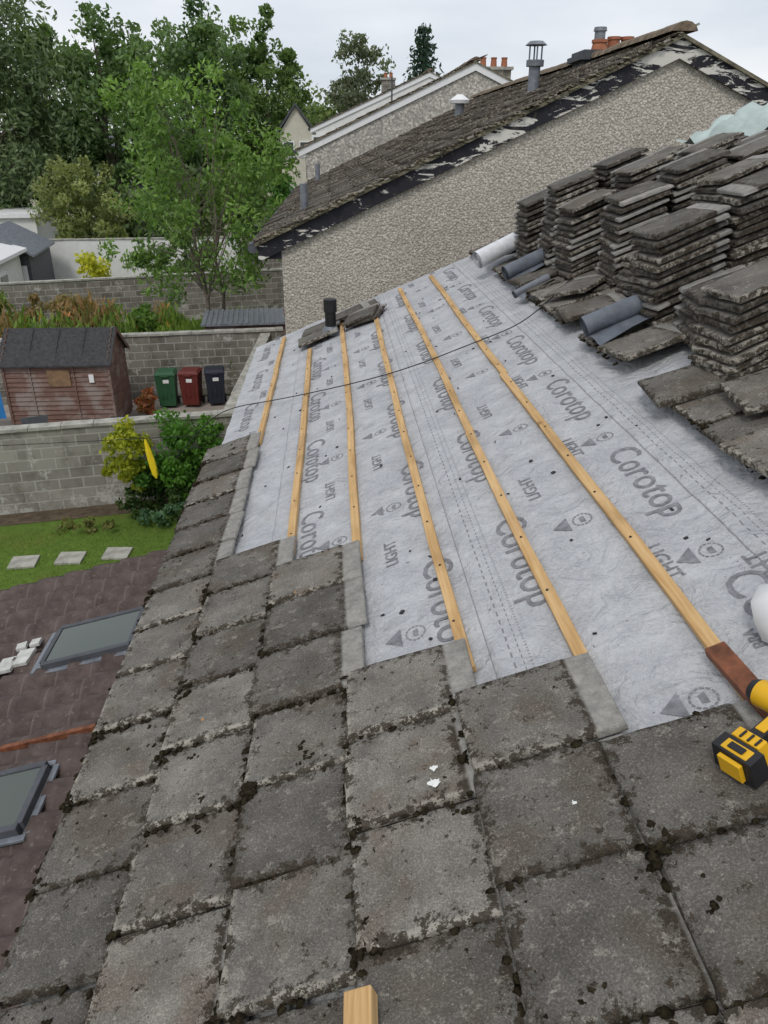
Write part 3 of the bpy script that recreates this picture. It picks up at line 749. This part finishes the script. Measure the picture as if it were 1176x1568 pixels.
b=B(); b.prism([(-2.5,0),(2,0),(2,2.5),(-2.5,3.7)],-2.5,2.5,0); b.prism([(-2.6,3.7),(2.3,2.42),(2.3,2.56),(-2.6,3.86)],-2.8,2.8,1); b.box((2.03,-.6,1.4),(.07,1.2,1.1),1); b.box((2.07,-.6,1.4),(.03,1.,.9),2); b.box((1,-2.53,1.4),(1.1,.06,1.),1); b.box((1,-2.57,1.4),(.9,.03,.8),2)
b.build('garden_annexe',[M_whitew,M_white,M_glass],None,T(-15.6,34,0)@RZ(6))

# ================================================================= VEGETATION
def leaf_mesh(name,P,sz,col,aspect=.55,updir=None,parent=None,M=None,upright=False,gain=1.5):
    n=len(P); P=np.asarray(P); sz=np.asarray(sz)[:,None]
    if upright:
        a=rng.normal(0,.35,(n,3)); a[:,2]=1
        bdir=rng.normal(0,1,(n,3))
    else:
        a=rng.normal(0,1,(n,3)); a[:,2]-=.5
        bdir=rng.normal(0,1,(n,3)); 
    a/=np.linalg.norm(a,axis=1)[:,None]
    bdir-= (bdir*a).sum(1)[:,None]*a; bdir/=np.linalg.norm(bdir,axis=1)[:,None]
    V=np.empty((n,4,3)); V[:,0]=P-a*sz*.5; V[:,1]=P+bdir*sz*aspect*.5; V[:,2]=P+a*sz*.5; V[:,3]=P-bdir*sz*aspect*.5
    F=np.arange(n*4).reshape(n,4); C=np.repeat(np.asarray(col)*gain,4,axis=0)
    return link(bpy.data.objects.new(name,npmesh(name,V.reshape(-1,3),F,[M_leaf],col=C)),parent,M)
def crown_pts(c,rad,ncl,nl,clr,shape=1.0,flat=.8,top_bias=0):
    c=np.array(c);rad=np.array(rad)
    d=rng.normal(0,1,(ncl,3)); d/=np.linalg.norm(d,axis=1)[:,None]
    r=rng.uniform(.25,1,ncl)**.5*rng.uniform(.75,1.12,ncl)
    cc=d*r[:,None]
    if shape!=1.0:
        k=np.clip(1-(cc[:,2]+1)/2*(1-shape),.05,1.2); cc[:,:2]*=k[:,None]
    cc=c+cc*rad
    w=rng.uniform(.5,1.5,ncl); cnt=np.maximum(3,(nl*w/w.sum()).astype(int))
    P=[];G=[]
    for i in range(ncl):
        q=rng.normal(0,1,(cnt[i],3)); q/=np.linalg.norm(q,axis=1)[:,None]; q*=(rng.uniform(.2,1,cnt[i])**.6)[:,None]
        rr=clr*rng.uniform(.5,1.5); q*=np.array([rr,rr,rr*flat]); P.append(cc[i]+q); G.append(np.full(cnt[i],rng.uniform(0,1)))
    return np.concatenate(P),np.concatenate(G),cc
def leafcol(G,a,b,n):
    a=np.array(a);b=np.array(b); t=np.clip(G*.65+rng.uniform(0,.35,n),0,1)[:,None]
    return (a*(1-t)+b*t)*rng.uniform(.75,1.25,(n,1))
def tree(name,x,y,h,rad,cz,ncl,nl,lsz,clr,ca,cb,trunk=.2,shape=1.,stems=1,limbs=14,flat=.8,asp=.55,z0=0,gain=1.5,extra=()):
    e=empty(name,(x,y,z0))
    P,G,cc=crown_pts((x,y,cz),rad,ncl,nl,clr,shape,flat)
    for (ex,ey,ezz,er,en) in extra:
        p,g,c2=crown_pts((x+ex,y+ey,ezz),(er,er,er*.8),9,en,clr*.8,1.,1.1); P=np.concatenate([P,p]);G=np.concatenate([G,g]); cc=np.concatenate([cc,c2])
    k=P[:,2]>.1; P=P[k];G=G[k]
    leaf_mesh('crown',P,lsz*rng.uniform(.6,1.4,len(P)),leafcol(G,ca,cb,len(P)),asp,parent=e,gain=gain)
    b=B()
    for s in range(stems):
        p=Vector((x+random.uniform(-.1,.1)*stems,y+random.uniform(-.1,.1)*stems,z0)); r=trunk; pts=[p.copy()]
        zt=cz+rad[2]*.6; n=7; tx=x+random.uniform(-.3,.3)*rad[0]*(.3 if stems==1 else 1)
        for i in range(1,n+1):
            q=Vector((p.x+(tx-p.x)*i/n+random.uniform(-.05,.05)*rad[0],p.y+random.uniform(-.05,.05)*rad[1],z0+(zt-z0)*i/n)); pts.append(q)
        for i in range(n): b.cyl(pts[i],pts[i+1],r*(1-i/n*.85),r*(1-(i+1)/n*.85),8,0,cap=False)
        for _ in range(limbs//stems):
            t=Vector(cc[random.randrange(len(cc))]); i=random.randint(2,n-1); st=pts[i]
            if t.z<st.z-.5: st=pts[2]
            mid=st.lerp(t,.5)+Vector((0,0,.06*h)); rr=r*(1-i/n*.85)*.5
            b.cyl(st,mid,rr,rr*.6,6,0,cap=False); b.cyl(mid,t,rr*.6,rr*.15,6,0,cap=False)
    b.build('trunk',[M_bark],e); return e
G1=(.05,.088,.028);G2=(.14,.2,.065)
D1=(.04,.062,.026);D2=(.11,.15,.065)
tree('young_ash_tree',-4.05,26,9.2,(2.7,2.5,2.9),6.1,62,8200,.18,.5,(.038,.075,.02),(.17,.26,.07),.075,.9,3,50,1.15,.42,gain=1.6,
     extra=((2.1,0,4.2,.9,900),(-2.3,0,3.6,.8,700),(2.3,.3,6.2,.8,700),(-1.0,-.4,2.9,.7,450),(1.2,-.3,3.0,.8,600),(-1.9,0,7.9,.7,600)))
tree('willow_tree',-21.5,54,18,(6.3,5,9.0),9.0,190,24000,.4,1.35,(.055,.08,.035),(.145,.185,.1),.5,.85,2,20,1.3,.35)
tree('willow_tree',-27,60,18,(6,5,9.5),9.5,110,9500,.5,1.7,D1,D2,.5,.9,1,10)
tree('broadleaf_tree',-15.2,61,16,(5.2,4.5,7.2),8.3,130,16000,.4,1.15,G1,(.125,.185,.075),.4,.85,1,14)
tree('broadleaf_tree',-10.5,68,17,(5.2,4.5,7.9),9.0,140,17000,.4,1.15,(.045,.085,.035),(.135,.195,.08),.4,.85,1,14)
tree('broadleaf_tree',-5.6,76,17,(4.6,4,7.6),9.0,120,13500,.42,1.1,G1,G2,.4,.8,1,14)
tree('broadleaf_tree',-1.2,88,12.5,(3.6,3.5,5),7,70,6000,.45,1.1,(.06,.09,.035),(.15,.19,.065),.3,.9,1,8)
tree('ash_tree',3.1,76,16,(3.4,3.0,6.2),9.6,95,9500,.36,.85,(.075,.09,.06),(.14,.155,.1),.3,.7,1,16)
tree('poplar_tree',-18.5,58,14.5,(1.7,1.7,6),8.5,45,4500,.38,.9,G1,(.13,.19,.07),.2,.7,1,8)
def conifer(x,y,h,r):
    e=empty('conifer_tree',(x,y,0)); P=[];G=[]
    for i in range(26):
        t=i/26; z=h*(.15+.85*t); rr=r*(1-t)**.8+.15
        nb=9
        for k in range(nb):
            a=k*2*math.pi/nb+i*.7+random.random()*.5; l=rr*random.uniform(.7,1.15)
            m=int(22*(1-t)+12); s=rng.uniform(.1,1,m); g=rng.uniform(0,1)
            P.append(np.stack([x+np.cos(a)*l*s+rng.normal(0,.2,m),y+np.sin(a)*l*s+rng.normal(0,.2,m),z-.35*s*l+rng.normal(0,.15,m)],1)); G.append(np.full(m,g))
    P=np.concatenate(P);G=np.concatenate(G)
    leaf_mesh('crown',P,.5*rng.uniform(.6,1.4,len(P)),leafcol(G,(.02,.04,.03),(.045,.075,.055),len(P)),.4,parent=e)
    b=B(); b.cyl((x,y,0),(x,y,h),.3,.03,8); b.build('trunk',[M_bark],e)
conifer(8.9,82,16.8,4.6)
P=[];G=[]
for i in range(80):
    x=-70+i*2.2+random.uniform(-1,1); y=random.uniform(98,118); h=random.uniform(10,13.5)*(y/105)
    if x>12: h*=.95
    p,g,_=crown_pts((x,y,h*.55),(3.6,3,h*.48),16,520,1.5,.8); P.append(p);G.append(np.clip(g*.6+random.random()*.4,0,1))
P=np.concatenate(P);G=np.concatenate(G)
leaf_mesh('distant_tree_line',P,.75*rng.uniform(.6,1.4,len(P)),leafcol(G,(.05,.075,.04),(.13,.165,.085),len(P)),.6)
def bush(name,c,rad,ncl,nl,lsz,clr,a,b,asp=.6,gain=1.5):
    P,G,cc=crown_pts(c,rad,ncl,nl,clr); k=P[:,2]>.02; P=P[k];G=G[k]
    return leaf_mesh(name,P,lsz*rng.uniform(.6,1.4,len(P)),leafcol(G,a,b,len(P)),asp,gain=gain)
bush('round_shrub',(-13.6,46.5,3.5),(2.5,2.3,2.9),110,9000,.2,.45,(.07,.09,.03),(.25,.27,.11))
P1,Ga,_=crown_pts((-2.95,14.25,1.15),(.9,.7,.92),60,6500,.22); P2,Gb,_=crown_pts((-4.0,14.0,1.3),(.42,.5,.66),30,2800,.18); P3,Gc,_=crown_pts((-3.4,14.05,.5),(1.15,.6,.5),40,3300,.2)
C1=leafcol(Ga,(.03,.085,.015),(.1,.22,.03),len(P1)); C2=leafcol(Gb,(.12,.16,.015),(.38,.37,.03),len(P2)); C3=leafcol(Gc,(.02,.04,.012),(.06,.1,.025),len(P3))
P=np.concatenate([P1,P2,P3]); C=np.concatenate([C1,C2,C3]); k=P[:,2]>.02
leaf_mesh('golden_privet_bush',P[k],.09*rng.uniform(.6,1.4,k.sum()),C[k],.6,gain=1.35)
bush('low_border_plant',(-3.2,13.6,.2),(.7,.35,.25),20,1300,.09,.12,(.04,.09,.05),(.12,.2,.1))
bush('low_border_plant',(-4.9,13.5,.1),(.8,.25,.15),12,500,.07,.1,(.08,.09,.03),(.16,.15,.05))
bush('yellow_shrub',(-11,37.2,1.4),(.9,.8,1.0),30,1500,.18,.3,(.25,.26,.02),(.48,.44,.05))
bush('green_shrub',(-15.2,37.5,1.1),(.6,.6,.8),20,900,.14,.25,(.04,.07,.02),(.1,.15,.04))
bush('hedge',(-7.5,41,1.4),(2.4,1.5,1.5),50,3500,.22,.45,G1,G2)
bush('hedge',(-3.0,50,3.0),(.9,1.2,3.2),40,2800,.25,.45,(.035,.09,.02),(.09,.19,.04))
bush('hedge',(-7.5,53,3.2),(3.4,2,2.4),60,3800,.32,.7,D1,G2)
bush('hedge',(-18,56,2.4),(10,2,2.6),110,6500,.4,.8,D1,D2)
# wild garden between walls
n=30000; x=rng.uniform(-15,-2.2,n); t=rng.random(n)**1.2; ylo=22.2+(x+2)*.12; yhi=33.6+(x+2)*.3; y=ylo+.5+(yhi-ylo-.8)*t
cl=np.sin(x*2.1+y*.7)+np.sin(x*.8-y*1.3+2)+rng.normal(0,.4,n)
near=np.clip(1-np.abs(y-ylo-2.6)/4.5,0,1)
hh=np.clip(.6+.3*cl+1.5*near,.25,2.6)*np.where(x>-6.0,.55,1.); z=rng.uniform(.1,1,n)**.75*hh
a=np.array((.07,.12,.025));b_=np.array((.18,.25,.06)); C=a+(b_-a)*rng.random((n,1))
m=(cl>.95)&(x<-6.5); C[m]=np.where(rng.random((m.sum(),1))<.5,np.array((.24,.14,.07)),np.array((.14,.11,.05)))
m=rng.random(n)<.03; C[m]=(.5,.22,.07)
leaf_mesh('wild_grass',np.stack([x,y,z],1),rng.uniform(.15,.5,n),C,.2,upright=True)
bush('climbing_plant',(-11.0,24.6,1.8),(1.8,.7,1.0),35,2400,.17,.28,(.06,.1,.02),(.16,.2,.06))
bush('climbing_plant',(-8.6,25.2,1.7),(1.5,.6,1.0),35,1900,.15,.26,(.10,.09,.04),(.24,.16,.08))
bush('wild_shrub',(-6.6,25.5,1.5),(1.1,.7,.9),30,1900,.17,.28,(.05,.10,.02),(.14,.22,.05))
bush('wild_shrub',(-13.4,25.5,1.7),(1.3,.7,1.0),30,1900,.17,.28,(.05,.09,.02),(.14,.2,.05))
bush('red_potted_plant',(-5.15,20.6,.45),(.25,.4,.45),16,800,.1,.12,(.12,.08,.03),(.35,.1,.05))
n=22000; x=rng.uniform(-10,-1,n); y=rng.uniform(7.6,14.2,n); k=y<14.3+(x+1)*.17; x=x[k];y=y[k];n=len(x)
leaf_mesh('lawn_grass_blades',np.stack([x,y,np.full(n,.03)],1),rng.uniform(.04,.09,n),np.array((.08,.13,.02))+rng.random((n,1))*np.array((.09,.12,.02)),.16,upright=True)

# ================================================================= WORLD / LIGHT / CAMERA
w=bpy.data.worlds.new('World'); S.world=w; w.use_nodes=True; nt=w.node_tree; bg=nt.nodes['Background']
sky=nt.nodes.new('ShaderNodeTexSky'); sky.sky_type='NISHITA'; sky.sun_disc=False; sky.sun_elevation=R(52); sky.sun_rotation=R(200)
tc=nt.nodes.new('ShaderNodeTexCoord'); mp=nt.nodes.new('ShaderNodeMapping'); mp.inputs['Scale'].default_value=(1.2,1.2,4); nt.links.new(tc.outputs['Generated'],mp.inputs[0])
nz_=nt.nodes.new('ShaderNodeTexNoise'); nz_.inputs['Scale'].default_value=2.2; nz_.inputs['Detail'].default_value=5; nt.links.new(mp.outputs[0],nz_.inputs['Vector'])
rp=nt.nodes.new('ShaderNodeValToRGB'); rp.color_ramp.elements[0].position=.35; rp.color_ramp.elements[0].color=(.68,.73,.81,1); rp.color_ramp.elements[1].position=.66; rp.color_ramp.elements[1].color=(.96,.97,1.0,1); nt.links.new(nz_.outputs['Fac'],rp.inputs[0])
sc=nt.nodes.new('ShaderNodeVectorMath'); sc.operation='SCALE'; sc.inputs['Scale'].default_value=9.5; nt.links.new(rp.outputs[0],sc.inputs[0])
mx=nt.nodes.new('ShaderNodeMix'); mx.data_type='RGBA'; mx.inputs[0].default_value=.88; nt.links.new(sky.outputs[0],mx.inputs[6]); nt.links.new(sc.outputs[0],mx.inputs[7])
nt.links.new(mx.outputs[2],bg.inputs[0]); bg.inputs[1].default_value=.108
sun=bpy.data.lights.new('sun','SUN'); sun.energy=1.2; sun.angle=R(14); sun.color=(1,.965,.91)
so=bpy.data.objects.new('sun',sun); COL.objects.link(so)
el,az=R(52),R(200)
d=Vector((math.sin(az)*math.cos(el),math.cos(az)*math.cos(el),math.sin(el)))
so.rotation_euler=d.to_track_quat('Z','Y').to_euler(); so.location=(0,-5,20)
cam=bpy.data.cameras.new('camera'); co=bpy.data.objects.new('camera',cam); COL.objects.link(co); S.camera=co
cam.sensor_fit='VERTICAL'; cam.sensor_height=24; cam.lens=.7513*24; cam.clip_end=2000; cam.clip_start=.05
co.location=(0,0,6.7); co.rotation_euler=(R(90-25.5),0,R(-3.68))
S.view_settings.view_transform='Standard'; S.view_settings.look='None'; S.view_settings.exposure=0
